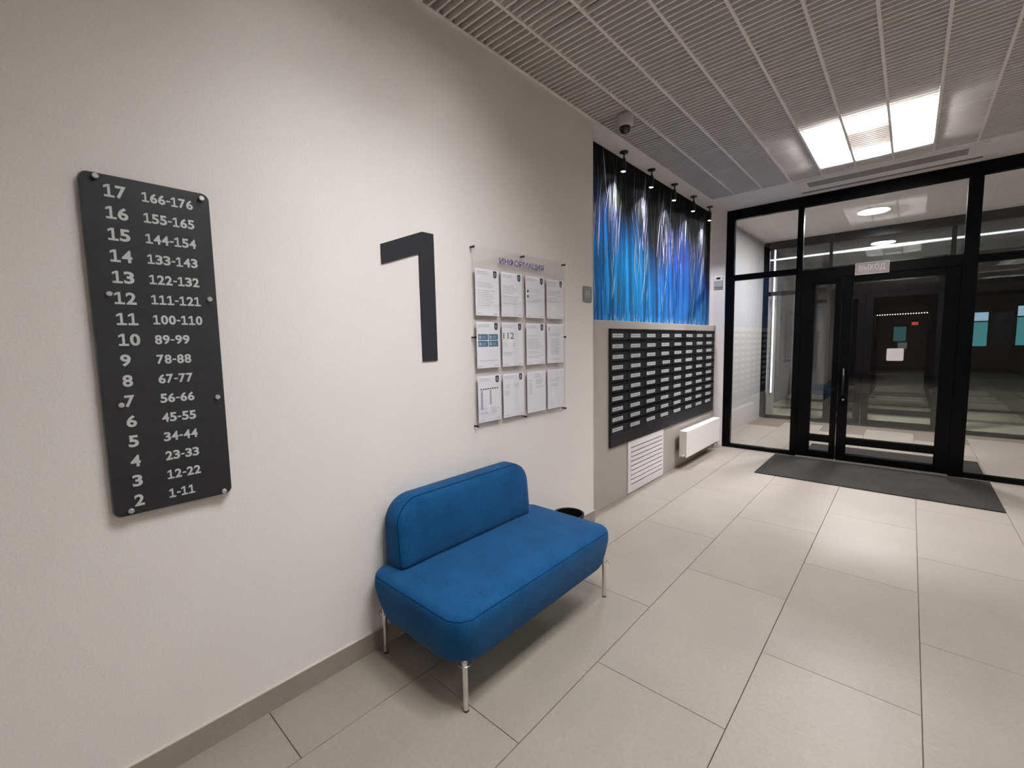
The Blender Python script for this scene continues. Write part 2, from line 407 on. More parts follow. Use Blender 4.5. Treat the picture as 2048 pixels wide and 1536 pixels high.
# ================================================================== GLASS FACADES
def facade(n, y0, x_start, ztop, zhead, xs, left_post, door_x, labels):
    """aluminium glazed screen: header, sill, posts, transoms and panes, plus two door leaves"""
    d0, d1 = y0, y0+0.07
    w = bpy.data.objects.new('window_%d' % n, None); COL.objects.link(w); w.location = (x_start, y0, 0); WL[w] = Vector(w.location); w['kind'] = 'structure'
    def part(nm, mb, mt='frame', bevel=0.002): return obj(nm, mb, mt, w, bevel=bevel, seg=1)
    part('header', bx(x_start, XR, d0, d1, zhead, ztop))
    (a0, a1), (m0, m1), (k0, k1) = left_post, xs[0], xs[1]
    part('post', bx(a0, a1, d0, d1, 0.0, zhead))
    part('post', bx(m0, m1, d0, d1, 0.0, zhead)); part('post', bx(k0, k1, d0, d1, 0.0, zhead))
    zt0, zt1 = 2.415, 2.495
    part('transom', bx(a1, m0, d0, d1, zt0, zt1)); part('sill', bx(a1, m0, d0, d1, 0.0, 0.055))
    part('transom', bx(m1, k0, d0, d1, 2.34, 2.455))
    part('transom', bx(k1, XR, d0, d1, zt0-0.06, zt1-0.06)); part('sill', bx(k1, XR, d0, d1, 0.0, 0.055))
    part('post', bx(XR-0.06, XR, d0, d1, 0.055, zt0-0.06))
    xm = (k1+XR)/2+0.15
    part('post', bx(xm, xm+0.06, d0, d1, 0.055, zt0-0.06))
    gl = (y0+0.030, y0+0.038)
    def pane(x0, x1, z0, z1): obj('pane', bx(x0, x1, gl[0], gl[1], z0, z1), 'glass', w)
    pane(a1, m0, zt1, zhead); pane(a1, m0, 0.055, zt0)
    pane(m1, k0, 2.455, zhead)
    pane(k1, XR, zt1-0.06, zhead); pane(k1, xm, 0.055, zt0-0.06); pane(xm+0.06, XR-0.06, 0.055, zt0-0.06)
    # door leaves
    for i, (x0, x1, st0, st1, hx) in enumerate(door_x):
        d = bpy.data.objects.new('door_%d' % (2*(n-1)+i+1), None); COL.objects.link(d); d.location = (x0, y0, 0); WL[d] = Vector(d.location); d['kind'] = 'structure'
        e0, e1 = y0-0.004, y0+0.06
        def dp(nm, mb, mt='frame', bevel=0.003): return obj(nm, mb, mt, d, bevel=bevel, seg=1)
        dp('stile', bx(x0, st0, e0, e1, 0.015, 2.335)); dp('stile', bx(st1, x1, e0, e1, 0.015, 2.335))
        dp('rail', bx(st0, st1, e0, e1, 2.255, 2.335)); dp('rail', bx(st0, st1, e0, e1, 0.228, 0.318)); dp('rail', bx(st0, st1, e0, e1, 0.015, 0.105))
        obj('pane', bx(st0, st1, gl[0], gl[1], 0.318, 2.255), 'glass', d)
        obj('pane', bx(st0, st1, gl[0], gl[1], 0.105, 0.228), 'glass', d)
        if hx:
            mb = MB().tube([(hx, e0-0.045, 0.86), (hx, e0-0.045, 1.2)], 0.013, 10)
            for z in (0.90, 1.16): mb.tube([(hx, e0+0.002, z), (hx, e0-0.045, z)], 0.008, 8)
            obj('handle', mb, 'black', d)
            mb = MB().lathe((hx+0.005, e0, 0.80), [(0.013, -0.008), (0.013, 0.002)], axis='y', seg=14)
            lk = obj('lock_cylinder', mb, 'chrome', d); lk['label'] = 'chrome lock cylinder'
    return w
facade(1, L, 0.0, H, 3.262, [(0.868, 0.935), (2.415, 2.53)], (0.0, 0.107),
       [(0.94, 1.365, 1.085, 1.30, None), (1.372, 2.41, 1.475, 2.285, 1.425)], None)
obj_fix = facade(2, L2, -0.2, HV, 3.30, [(0.86, 0.91), (2.44, 2.50)], (-0.2, -0.1),
       [(0.915, 1.41, 1.01, 1.31, None), (1.42, 2.435, 1.52, 2.335, None)], None)
# jamb linings of the deep door frame seen as one broad black band
struct('trim_2', MB().box(0.868, 0.94, L-0.012, L, 0.0, 2.34).box(2.41, 2.53, L-0.012, L, 0.0, 2.455), 'frame')

# ================================================================== VESTIBULE + OUTSIDE
t = thing('disc_lamp', 'round white disc lamp lit on the vestibule ceiling', 'lamp', (1.54, 8.55, HV))
obj('base', MB().lathe((1.54, 8.55, HV), [(0.19, 0.0), (0.19, -0.040)], seg=40), 'white', t)
obj('diffuser', MB().lathe((1.54, 8.55, HV), [(0.183, -0.0400), (0.183, -0.0415)], seg=40), 'disc', t)
o = obj('entrance_mat', bx(1.0, 2.72, 7.06, 7.86, 0.0, 0.010), 'mat', bevel=0.003); tag(o, 'dark grey entrance mat inside the vestibule behind the black door', 'mat')
# LED profiles
t = thing('led_strip', 'thin vertical white led light line at the left end of the vestibule glazing', 'light', (-0.06, L2+0.25, 0.0))
obj('profile', bx(-0.085, -0.035, L2+0.262, L2+0.28, 0.47, 3.34), 'satin', t)
obj('diffuser', bx(-0.069, -0.051, L2+0.25, L2+0.262, 0.48, 3.33), 'led', t)
t = thing('led_strip', 'long horizontal white led light line above the outer doors', 'light', (2.3, L2+0.25, 3.1))
obj('profile', bx(-0.28, XR, L2+0.262, L2+0.28, 3.12, 3.17), 'satin', t)
obj('diffuser', bx(-0.27, XR, L2+0.25, L2+0.262, 3.137, 3.153), 'led', t)
struct('trim_3', bx(-0.32, XR, L2+0.28, L2+0.36, 2.9, 3.7), 'far')
struct('trim_4', bx(-0.5, -0.02, L2+0.28, L2+0.34, 0, 3.7), 'box')
# porch paving
gr = struct('ground', bx(-8, 14, L2+0.08, 34, -0.12, -0.01), 'asphalt')
yy = L2+0.12
for dep in (1.35, 1.2, 1.2, 1.2, 1.2):
    for x in (-0.4, 1.28, 2.5, 4.2):
        w = 1.12 if x in (1.28,) else 1.15
        obj('paving_slab', bx(x, x+w, yy, yy+dep, -0.01, 0.0), 'porch', gr)
    yy += dep+0.42
# made-up porch lamp, added so that the paving reads in the dark
t = thing('added_porch_lamp', 'small round lamp added under the canopy to light the paving outside the outer doors', 'lamp', (1.9, 11.4, 3.6))
obj('housing', MB().lathe((1.9, 11.4, 3.6), [(0.09, 0.0), (0.09, -0.05)], seg=20), 'black', t)
obj('diffuser', MB().lathe((1.9, 11.4, 3.55), [(0.07, 0.0), (0.07, -0.008)], seg=20), 'bulb', t)
struct('ceiling_canopy', bx(-0.6, XR+0.4, L2+0.36, 13.0, 3.6, 3.75), 'far')
pl = bpy.data.lights.new('porch_fill_light', 'AREA'); pl.energy = 16; pl.size = 0.14; pl.color = (1, 0.93, 0.72)
po = bpy.data.objects.new('porch_fill_light', pl); COL.objects.link(po); po.parent = t; po.location = (0, 0, -0.06)
# far building with lit windows
def at_y(px, py, Y):
    d = fw+rt2*(px-1024)/F_PX-up2*(py-768)/F_PX; k = (Y-CAM.y)/d.y; return CAM+d*k
YF = 27.0
t = thing('far_building', 'dark building across the yard with pale teal lit windows', 'building', (4, YF, 0))
obj('wall', bx(-14, 22, YF, YF+2, 0, 9), 'far', t)
obj('plinth', bx(-14, 22, YF-0.06, YF, 0, 0.5), 'asphalt', t)
for (pa, pb) in (((1936, 626), (1972, 692)), ((2036, 612), (2075, 690))):
    A = at_y(pa[0], pa[1], YF); B = at_y(pb[0], pb[1], YF)
    fr = obj('window', MB().box(A.x-.06, B.x+.06, YF-0.1, YF-0.03, A.z, A.z+.07).box(A.x-.06, B.x+.06, YF-0.1, YF-0.03, B.z-.07, B.z).box(A.x-.06, A.x, YF-0.1, YF-0.03, B.z, A.z).box(B.x, B.x+.06, YF-0.1, YF-0.03, B.z, A.z), 'black', t)
    zm = A.z-(A.z-B.z)*0.27
    obj('pane', bx(A.x, B.x, YF-0.06, YF-0.04, zm+0.03, A.z), 'lit_a', fr); obj('pane', bx(A.x, B.x, YF-0.06, YF-0.04, B.z, zm-0.03), 'lit_b', fr)
A = at_y(1788, 654, YF); B = at_y(1811, 682, YF)
fr = obj('window', MB().box(A.x-.1, B.x+.1, YF-0.1, YF-0.03, A.z, A.z+.1).box(A.x-.1, A.x, YF-0.1, YF-0.03, B.z, A.z).box(B.x, B.x+.1, YF-0.1, YF-0.03, B.z, A.z), 'black', t)
pn = emit_mat('lit_pane_dim', (0.10, 0.32, 0.33), 0.22)
obj('pane', bx(A.x, B.x, YF-0.06, YF-0.04, B.z, A.z), pn, fr)
A = at_y(1822, 643, YF); B = at_y(1838, 651, YF)
sg = obj('sign_panel', bx(A.x, B.x, YF-0.12, YF, B.z, A.z), 'black', t); sg['label'] = 'small red lit sign'
obj('lit_face', bx(A.x+.03, B.x-.03, YF-0.14, YF-0.12, B.z+.03, A.z-.03), 'redsign', sg)
A = at_y(1750, 631, YF-2); B = at_y(1860, 625, YF-2)
st = thing('string_lights', 'row of tiny warm lights strung high across the dark yard', 'lights', ((A.x+B.x)/2, YF-2, A.z))
obj('cable', MB().tube([(A.x, YF-2, A.z+.04), (B.x, YF-2, B.z+.04)], 0.01, 5), 'black', st)
for i in range(22):
    k = i/21; c = A.lerp(B, k)
    obj('bulb', MB().lathe((c.x, c.y, c.z), [(0.008, 0.02), (0.024, 0.0), (0.008, -0.02)], seg=8), 'bulb', st)
# poles that carry the string of lights
for i, c in enumerate((A, B)):
    obj('pole', MB().tube([(c.x, YF-2, 0), (c.x, YF-2, c.z+.1)], 0.04, 8), 'black', st)

# ================================================================== MURAL
Y0, Y1, Z0, Z1 = YC+0.005, 6.80, 1.79, H-0.004
t = thing('mural', 'glossy blue mural panel of pale reed-like streaks above the mailboxes', 'mural', (-0.2, (Y0+Y1)/2, Z0))
obj('backing', bx(-0.199, -0.188, Y0, Y1, Z0, Z1), 'black', t)
def sm(a, b, x):
    k = max(0, min(1, (x-a)/(b-a))); return k*k*(3-2*k)
def field(yv, zv):
    u = (yv-Y0)/(Y1-Y0); q = (zv-Z0)/(Z1-Z0)
    edge = 0.47+0.10*math.sin(u*9+0.8)+0.06*math.sin(u*23) - 0.22*sm(0.7, 1.0, u)
    dark = sm(edge-0.14, edge+0.24, q)
    cy = math.exp(-((u-0.30)/0.20)**2)*(0.65+0.35*sm(0.0, 0.3, q))
    deep = (0.006, 0.070, 0.32); cyan = (0.010, 0.26, 0.60); steel = (0.028, 0.16, 0.37)
    s = sm(0.35, 0.0, q)*0.5+0.25*sm(0.6, 1, u)
    c = [deep[i]*(1-cy)+cyan[i]*cy for i in range(3)]; c = [c[i]*(1-s)+steel[i]*s for i in range(3)]
    e = sm(0.10, 0.0, u)
    c = [c[i]*(1-e)+(0.01, 0.035, 0.16)[i]*e for i in range(3)]
    n = (0.005, 0.007, 0.022) if q < edge+0.2 else (0.005, 0.006, 0.006)
    mid = sm(edge-0.2, edge, q)*(1-sm(edge, edge+0.25, q))
    c = [c[i]*(1-dark)+n[i]*dark + (0.006, 0.004, 0.05)[i]*mid for i in range(3)]
    return c
mb = MB(); mb.c = []
NY, NZ = 90, 30
for j in range(NZ+1):
    for i in range(NY+1):
        yv = Y0+(Y1-Y0)*i/NY; zv = Z0+(Z1-Z0)*j/NZ; mb.v.append((-0.1875, yv, zv)); mb.c.append(field(yv, zv))
for j in range(NZ):
    for i in range(NY):
        a = j*(NY+1)+i; mb.f.append((a, a+1, a+NY+2, a+NY+1)); mb.m.append(0); mb.sm.append(False)
def blade(yc, zb, zt, w, lean, fn, x):
    n = 8; k = len(mb.v)
    for i in range(n+1):
        q = i/n; zz = zb+(zt-zb)*q; ww = w*(0.25+0.75*math.sin(math.pi*min(1, q*0.9+0.1)))*0.5
        cc = yc+lean*(q-0.5)
        for s in (-1, 1):
            yv = min(Y1, max(Y0, cc+s*ww)); mb.v.append((x, yv, zz)); mb.c.append(fn(yv, zz, q))
    for i in range(n):
        a = k+2*i; mb.f.append((a, a+1, a+3, a+2)); mb.m.append(0); mb.sm.append(False)
r2 = random.Random(11); lay = -0.1870
for i in range(210):
    mul = r2.choice([r2.uniform(0.35, 0.7), r2.uniform(0.85, 1.5)]); w = r2.uniform(0.015, 0.085); zb = Z0+r2.uniform(0, 0.35)*(i % 3 == 0); zt = r2.uniform(Z0+0.7, Z1)
    lay += 0.000010
    blade(r2.uniform(Y0, Y1), zb, zt, w, r2.uniform(-0.12, 0.12), lambda a, b_, q, mul=mul: [c*mul for c in field(a, b_)], lay)
for i in range(60):                       # long thin grey-green stems in the dark top
    yc = r2.uniform(Y0, Y1); lay += 0.000006
    blade(yc, r2.uniform(2.55, 2.85), Z1, r2.uniform(0.006, 0.012), r2.uniform(-0.16, 0.16), lambda a, b_, q: (0.055, 0.062, 0.045), lay)
for i in range(170):                      # pale printed stems
    cl = r2.choice([0.10, 0.20, 0.33, 0.40, 0.52, 0.60, 0.68, 0.80, 0.90, None, None])
    yc = r2.uniform(Y0+0.02, Y1-0.02) if cl is None else min(Y1-.01, max(Y0+.01, Y0+(Y1-Y0)*(cl+r2.gauss(0, 0.02))))
    q0 = min(0.9, max(0.16, r2.gauss(0.56, 0.17))); zc = Z0+(Z1-Z0)*q0; ln = r2.uniform(0.14, 0.50); w = r2.uniform(0.005, 0.018)
    br = r2.choice([0.25, 0.4, 0.6, 0.85, 1.1]) * (0.65 if q0 > 0.62 else 1)
    col = (0.58, 0.55, 0.80) if q0 > 0.5 else (0.36, 0.62, 0.86)
    ln_ = r2.choice([-1, 1, 1])*r2.uniform(0.02, 0.26)*ln; lay += 0.000006
    def fn(a, b_, q, col=col, br=br): return [min(0.9, c*br*(0.45+0.55*math.sin(math.pi*q))) for c in col]
    blade(yc, max(Z0, zc-ln/2), min(Z1, zc+ln/2), w, ln_, fn, lay)
for i in range(60):                       # pale tips along the foot
    yc = r2.uniform(Y0+0.5, Y1); lay += 0.000006
    blade(yc, Z0, Z0+r2.uniform(0.03, 0.14), r2.uniform(0.006, 0.014), r2.uniform(-0.03, 0.03), lambda a, b_, q: (0.26*(1-q)+.05, 0.42*(1-q)+.12, 0.58*(1-q)+.25), lay)
obj('printed_face', mb, 'mural', t)

# ================================================================== MAILBOX WALL
# boxed-out grey casing with ledge
t = thing('casing', 'warm grey boxed-out wall casing that carries the mailboxes', 'casing', (-0.14, 5.0, 0))
obj('front_panel', bx(-0.11, XB, YC+0.004, 6.82, 0.0, 1.787), 'box', t, bevel=0.0015, seg=1)
obj('ledge', bx(-0.199, -0.1105, YC+0.004, 6.82, 1.75, 1.787), 'box', t)
obj('side_panel', bx(-0.199, -0.1105, 6.80, 6.82, 0.0, 1.749), 'box', t)

XM = XB+0.022; MY0, MY1, MZ0, MZ1 = 3.735, 6.70, 0.565, 1.712
CW = (MY1-MY0)/8; RP = 0.1013; ZT = 1.706
bank = thing('mailbox_bank', 'charcoal bank of eighty small apartment mailboxes on the grey casing', 'mailboxes', (XM, (MY0+MY1)/2, MZ0))
obj('housing', bx(XB+0.0005, XM-0.009, MY0, MY1, MZ0, MZ1), 'mbox', bank, bevel=0.002, seg=1)
obj('bottom_panel', bx(XM-0.009, XM, MY0, MY1, MZ0, ZT-10*RP-0.003), 'mbox', bank, bevel=0.0015, seg=1)
for c in range(9):
    yv = MY0+CW*c; yv = min(max(yv, MY0+0.004), MY1-0.004)
    obj('divider', bx(XM-0.009, XM+0.0015, yv-0.004, yv+0.004, ZT-10*RP, MZ1-0.001), 'mbox', bank)
def mailbox_door():
    w = CW-0.012
    mb = MB()
    z0, z1 = 0.003, RP-0.026
    mb.box(-0.009, 0.0, 0, w, z0, z1, 0)                          # door leaf
    mb.box(-0.002, 0.006, 0.0, w, z1, z1+0.004, 0)                 # lip below the slot
    mb.box(-0.009, -0.0075, 0.003, w-0.003, z1+0.004, RP, 1)        # dark slot
    mb.v = [(x+XM, y+MY0, z+MZ0) for x, y, z in mb.v]
    d = obj('mailbox_door', mb, ['mbox', 'slot'], bank, at=(XM, MY0, MZ0))
    return d
d0 = mailbox_door()
def name_plate(seed):
    r = random.Random(seed); mb = MB(); pw, phh = 0.208, 0.036
    mb.box(0.0, 0.0015, 0, pw, 0, phh, 0)
    x = 0.014
    mb.face([(0.0018, x, 0.012), (0.0018, x+0.012, 0.012), (0.0018, x+0.012, 0.024), (0.0018, x, 0.024)], 1); x += 0.02
    while x < pw-0.02:
        w = r.uniform(0.006, 0.02)
        if 0.115 < x < 0.135: x += 0.008; 
        mb.face([(0.0018, x, 0.011), (0.0018, min(pw-.012, x+w), 0.011), (0.0018, min(pw-.012, x+w), 0.025), (0.0018, x, 0.025)], 1); x += w+r.uniform(0.003, 0.006)
    return mb
plates = []
first = True
for c in range(8):
    for r_ in range(10):
        loc = (XM, MY0+CW*c+0.006, ZT-RP*(r_+1))
        if first: d0.location = Vector(loc)-WL[bank]; WL[d0] = Vector(loc); d = d0; first = False
        else: d = inst(d0, bank, loc)
        pl_loc = Vector(loc)+Vector((0.0003, 0.026+rnd.uniform(-.006, .006)+(0.03 if (c, r_) == (3, 3) else 0), 0.022))
        if len(plates) < 6:
            p = obj('name_plate', (lambda mbb: (setattr(mbb, 'v', [(a+pl_loc.x, b2+pl_loc.y, c2+pl_loc.z) for a, b2, c2 in mbb.v]), mbb)[1])(name_plate(len(plates))), ['plate', 'ink'], d, at=pl_loc); plates.append(p)
        else:
            p = inst(plates[rnd.randrange(6)], d, pl_loc); p.name = 'name_plate'
# ventilation grille
gy0, gy1, gz0, gz1 = 4.11, 4.985, 0.012, 0.560
t = thing('vent_grille', 'white slotted ventilation grille under the mailboxes', 'grille', (XB, (gy0+gy1)/2, gz0))
GX = XB+0.012; sy0, sy1 = 4.175, 4.95; st_, sb_ = 0.528, 0.09
mb = MB().box(XB, GX, gy0, sy0, gz0, gz1).box(XB, GX, sy1, gy1, gz0, gz1).box(XB, GX, sy0, sy1, st_, gz1).box(XB, GX, sy0, sy1, gz0, sb_)
obj('frame', mb, 'grille', t)
obj('backing', bx(XB+0.0005, XB+0.0015, sy0, sy1, sb_, st_), 'slot', t)
pit = (st_-sb_)/9
for i in range(9):
    z = sb_+pit*i
    mb = MB(); a, c2 = z+0.012, z+pit+0.001
    k = [(GX-0.007, c2), (GX-0.001, c2), (GX+0.003, a), (GX-0.001, a)]
    mb.rings([[(x, sy0, zz) for x, zz in k], [(x, sy1, zz) for x, zz in k]], sm=False)
    obj('louvre', mb, 'grille', t)
# radiator
ry0, ry1, rz0, rz1 = 5.36, 6.62, 0.15, 0.478; rx0, rx1 = -0.035, 0.055
t = thing('radiator', 'white flat panel radiator on the casing next to the glass door wall', 'radiator', (0.0, (ry0+ry1)/2, 0))
obj('front_panel', bx(rx1-0.012, rx1, ry0, ry1, rz0, rz1), 'radiator', t, bevel=0.004)
obj('back_panel', bx(rx0, rx0+0.012, ry0, ry1, rz0, rz1-0.01), 'radiator', t, bevel=0.003)
obj('side_cover', bx(rx0, rx1-0.012, ry0-0.002, ry0+0.006, rz0+0.015, rz1), 'radiator', t); obj('side_cover', bx(rx0, rx1-0.012, ry1-0.006, ry1+0.002, rz0+0.015, rz1), 'radiator', t)
mb = MB().box(rx0, rx1-0.012, ry0+0.006, ry1-0.006, rz1-0.006, rz1)
obj('top_grille', mb, 'radiator', t)
mb = MB()
y = ry0+0.03
while y < ry1-0.03: mb.box(rx0+0.014, rx1-0.014, y, y+0.004, rz0+0.02, rz1-0.02); y += 0.03
cf = obj('convector_fins', mb, 'radiator', t); cf['kind'] = 'stuff'
mb = MB().tube([(XB, 5.5, 0.4), (rx0, 5.5, 0.4)], 0.01, 6).tube([(XB, 6.5, 0.4), (rx0, 6.5, 0.4)], 0.01, 6)
obj('bracket', mb, 'radiator', t)
mb = MB().tube([(0.01, ry1-0.06, rz0), (0.01, ry1-0.06, 0.10), (0.01, ry1-0.02, 0.075), (XB, ry1-0.02, 0.075)], 0.011, 8).tube([(0.01, ry1-0.12, rz0), (0.01, ry1-0.12, 0.06), (XB, ry1-0.12, 0.06)], 0.011, 8)
obj('pipe', mb, 'radiator', t)
obj('valve', MB().lathe((0.01, ry1-0.06, 0.085), [(0.018, 0.0), (0.022, 0.02), (0.018, 0.045)], seg=14), 'chrome', t)
obj('bleed_cap', MB().lathe((0.015, ry0-0.004, rz0+0.025), [(0.013, -0.02), (0.013, 0.004)], axis='y', seg=12), 'radiator', t)

# thermostat on the end wall
o = thing('thermostat', 'small white thermostat with dark display on the narrow white end wall', 'thermostat', (-0.09, L-0.02, 2.34))
obj('body', bx(-0.15, -0.03, L-0.042, L-0.0205, 2.345, 2.425), mat('thermo_grey', (0.42, 0.41, 0.42), 0.5), o, bevel=0.004)
up_ = obj('upper_module', bx(-0.15, -0.03, L-0.038, L-0.0205, 2.43, 2.50), 'white', o, bevel=0.004)
obj('display', bx(-0.115, -0.062, L-0.0395, L-0.038, 2.455, 2.482), 'black', up_)

# ================================================================== SPOTLIGHTS
def spot(i, y, label):
    x = -0.10
    t = thing('spotlight', label, 'spotlight', (x, y, H), 'black spotlights in a row above the blue mural')
    obj('base', MB().lathe((x, y, H), [(0.04, -0.0005), (0.04, -0.010), (0.012, -0.014)], seg=20), 'black', t)
    obj('stem', MB().lathe((x, y, H-0.012), [(0.007, 0), (0.007, -0.055)], seg=10), 'black', t)
    obj('knuckle', MB().lathe((x, y, H-0.075), [(0.012, 0.018), (0.018, 0.0), (0.012, -0.012)], seg=14), 'black', t)
    # head tilted a little towards the mural
    hb = MB().lathe((0, 0, 0), [(0.015, 0.0), (0.024, -0.018), (0.026, -0.10), (0.024, -0.115), (0.021, -0.108)], seg=20, cap=(True, False))
    rot = Matrix.Rotation(R(0), 4, 'Y') @ Matrix.Rotation(R(-6), 4, 'X'); o_ = Vector((x, y, H-0.075))
    hb.v = [tuple(o_+rot @ Vector(p)) for p in hb.v]
    hd = obj('head', hb, 'black', t)
    lb = MB().lathe((0, 0, 0), [(0.0225, -0.1075), (0.0225, -0.109)], seg=18)
    lb.v = [tuple(o_+rot @ Vector(p)) for p in lb.v]
    obj('lens', lb, 'lens', hd)
    li = bpy.data.lights.new('spot_beam', 'SPOT'); li.energy = SPOT_W; li.spot_size = R(92); li.spot_blend = 1.0; li.shadow_soft_size = 0.02; li.color = (0.88, 0.92, 1.0)
    lo = bpy.data.objects.new('spot_beam', li); COL.objects.link(lo); lo.parent = t
    wp = o_+rot @ Vector((0, 0, -0.122)); lo.location = wp-WL[t]
    dirv = (rot @ Vector((0, 0, -1))); lo.rotation_euler = Vector(dirv).to_track_quat('-Z', 'Y').to_euler()
for i, (y, lab) in enumerate(((4.04, 'black ceiling spotlight nearest the beige wall corner, first of the row over the mural'),
        (4.655, 'black ceiling spotlight second from the beige wall corner, over the mural'),
        (5.27, 'black ceiling spotlight in the middle of the row of five over the mural'),
        (5.88, 'black ceiling spotlight second from the glass door wall, over the mural'),
        (6.49, 'black ceiling spotlight nearest the glass door wall, last of the row over the mural'))):
    spot(i, y, lab)

# ================================================================== WALL SIGNS
# floor directory
sy, sz, shy, shz = 0.355, 1.596, 0.176, 0.575
t = thing('directory_sign', 'tall charcoal board listing floors 17 to 2 and apartment numbers', 'sign', (0, sy, sz-shz))
ol = rrect(shy, shz, (0.022,)*4, 6)
mb = MB().rings([[(x, sy+u, sz+v) for u, v in ol] for x in (0.018, 0.030)], sm=False)
obj('board', mb, 'sign', t, bevel=0.0)
ol2 = rrect(shy+0.004, shz+0.004, (0.025,)*4, 6)
mb = MB().rings([[(x, sy+u, sz+v) for u, v in ol2] for x in (0.015, 0.0185)], sm=False)
obj('acrylic_back', mb, 'sign_edge', t)
pz = (2.121-1.068)/15
for i in range(16):
    fl_ = 17-i; z = 2.121-pz*i
    mb = MB(); wide_number(mb, str(fl_), on_x(0.0302), 0.234, z-0.0205, 0.0275, 0.041, 0.001); obj('floor_number', mb, 'letter', t)
    lo_ = 11*(fl_-2)+1; mb = MB(); wide_number(mb, '%d-%d' % (lo_, lo_+10), on_x(0.0302), 0.332, z-0.0165, 0.0205, 0.033, 0.001); obj('apartment_range', mb, 'letter', t)
for (y, z) in ((.217, 2.158), (.506, 2.151), (.222, 1.782), (.506, 1.781), (.224, 1.408), (.506, 1.407), (.222, 1.038), (.503, 1.034)):
    p = obj('stand_off', MB().lathe((0.0, y, z), [(0.006, 0.0), (0.006, 0.030), (0.0085, 0.031), (0.009, 0.043), (0.007, 0.046)], axis='x', seg=16), 'satin', t)

# big numeral 1
pts = [(1.277, 2.107), (1.522, 2.210), (1.615, 2.210), (1.615, 1.501), (1.513, 1.501), (1.513, 2.085), (1.277, 2.006)]
pts = [(1.277, 2.107), (1.535, 2.210), (1.615, 2.210), (1.615, 1.501), (1.511, 1.501), (1.511, 2.088), (1.277, 2.006)]
mb = MB().rings([[(x, a, b_) for a, b_ in pts] for x in (0.0005, 0.008)], sm=False)
o = obj('numeral', mb, 'numeral', at=(0, 1.45, 1.5)); tag(o, 'large charcoal numeral 1 fixed to the beige wall', 'numeral')

# information board
t = thing('notice_board', 'clear acrylic information board with a blue heading on standoffs', 'notice board', (0, 2.375, 1.06))
obj('panel', bx(0.020, 0.024, 1.885, 2.866, 1.058, 2.194), 'acrylic', t)
mb = MB(); add_text(mb, 'ИНФОРМАЦИЯ', on_x(0.0242), 2.133, 2.098, 0.465, 0.050, 0.0008, 0, 0.012); h_ = obj('heading', mb, 'print_violet', t)
h_['label'] = 'dark blue heading lettering'
for (y, z) in ((1.900, 2.180), (2.368, 2.181), (2.855, 2.181), (2.855, 1.632), (1.894, 1.632), (2.850, 1.074), (2.366, 1.074), (1.896, 1.076)):
    obj('stand_off', MB().lathe((0, y, z), [(0.0055, 0.0006), (0.0055, 0.025), (0.0075, 0.026), (0.0075, 0.034)], axis='x', seg=12), 'black', t)
cols = [(1.908, 2.118), (2.140, 2.352), (2.388, 2.600), (2.625, 2.838)]; rows = [(1.768, 2.056), (1.438, 1.728), (1.093, 1.388)]
for r_ in range(3):
    for c in range(4):
        (a, b_), (z0, z1) = cols[c], rows[r_]
        mb = MB().box(0.0285, 0.0297, a-0.005, b_+0.005, z0-0.006, z1-0.01).box(0.0242, 0.0285, a-0.005, b_+0.005, z0-0.006, z0-0.0045)
        obj('pocket', mb, 'acrylic', t)
XP = 0.0268
def rect(mb, a, b_, z0, z1, mi): mb.face([(XP+0.0002, a, z0), (XP+0.0002, b_, z0), (XP+0.0002, b_, z1), (XP+0.0002, a, z1)], mi)
def shield(mb, a, z, w=0.032, h=0.046):
    pts = [(-.5, 1), (.5, 1), (.5, .35), (.42, .16), (.24, .04), (0, 0), (-.24, .04), (-.42, .16), (-.5, .35)]
    mb.face([(XP+0.0003, a+u*w, z+v*h) for u, v in pts], 2)
    for k in range(2): mb.face([(XP+0.0004, a-.006, z+.016+.010*k), (XP+0.0004, a+.006, z+.016+.010*k), (XP+0.0004, a+.004, z+.022+.010*k), (XP+0.0004, a-.004, z+.022+.010*k)], 4)
def lines(mb, r, a, b_, z1, z0, pitch, th=0.0025, ragged=0.4):
    z = z1
    while z > z0:
        if r.random() < 0.12: z -= pitch; continue
        rect(mb, a, b_-(b_-a)*ragged*r.random(), z-th, z, 1); z -= pitch
PL = [['white notice sheet with a dark shield emblem, top left on the acrylic board', 'white notice sheet of dense text, second from the left in the top row', 'white notice sheet with two dark dots at its left edge, top row', 'white notice sheet of short paragraphs, top right on the acrylic board'],
      ['white notice sheet with four teal blocks, left end of the middle row', 'white notice sheet printed with a large 112, middle row', 'white notice sheet of grey text right of the 112 sheet', 'plain white letter without a shield emblem, right end of the middle row'],
      ['white notice sheet with a dotted table, bottom left on the acrylic board', 'white notice sheet with a shield emblem and faint text under the 112 sheet', 'white letter with a right-aligned heading, third in the bottom row', 'nearly blank white sheet, bottom right on the acrylic board']]
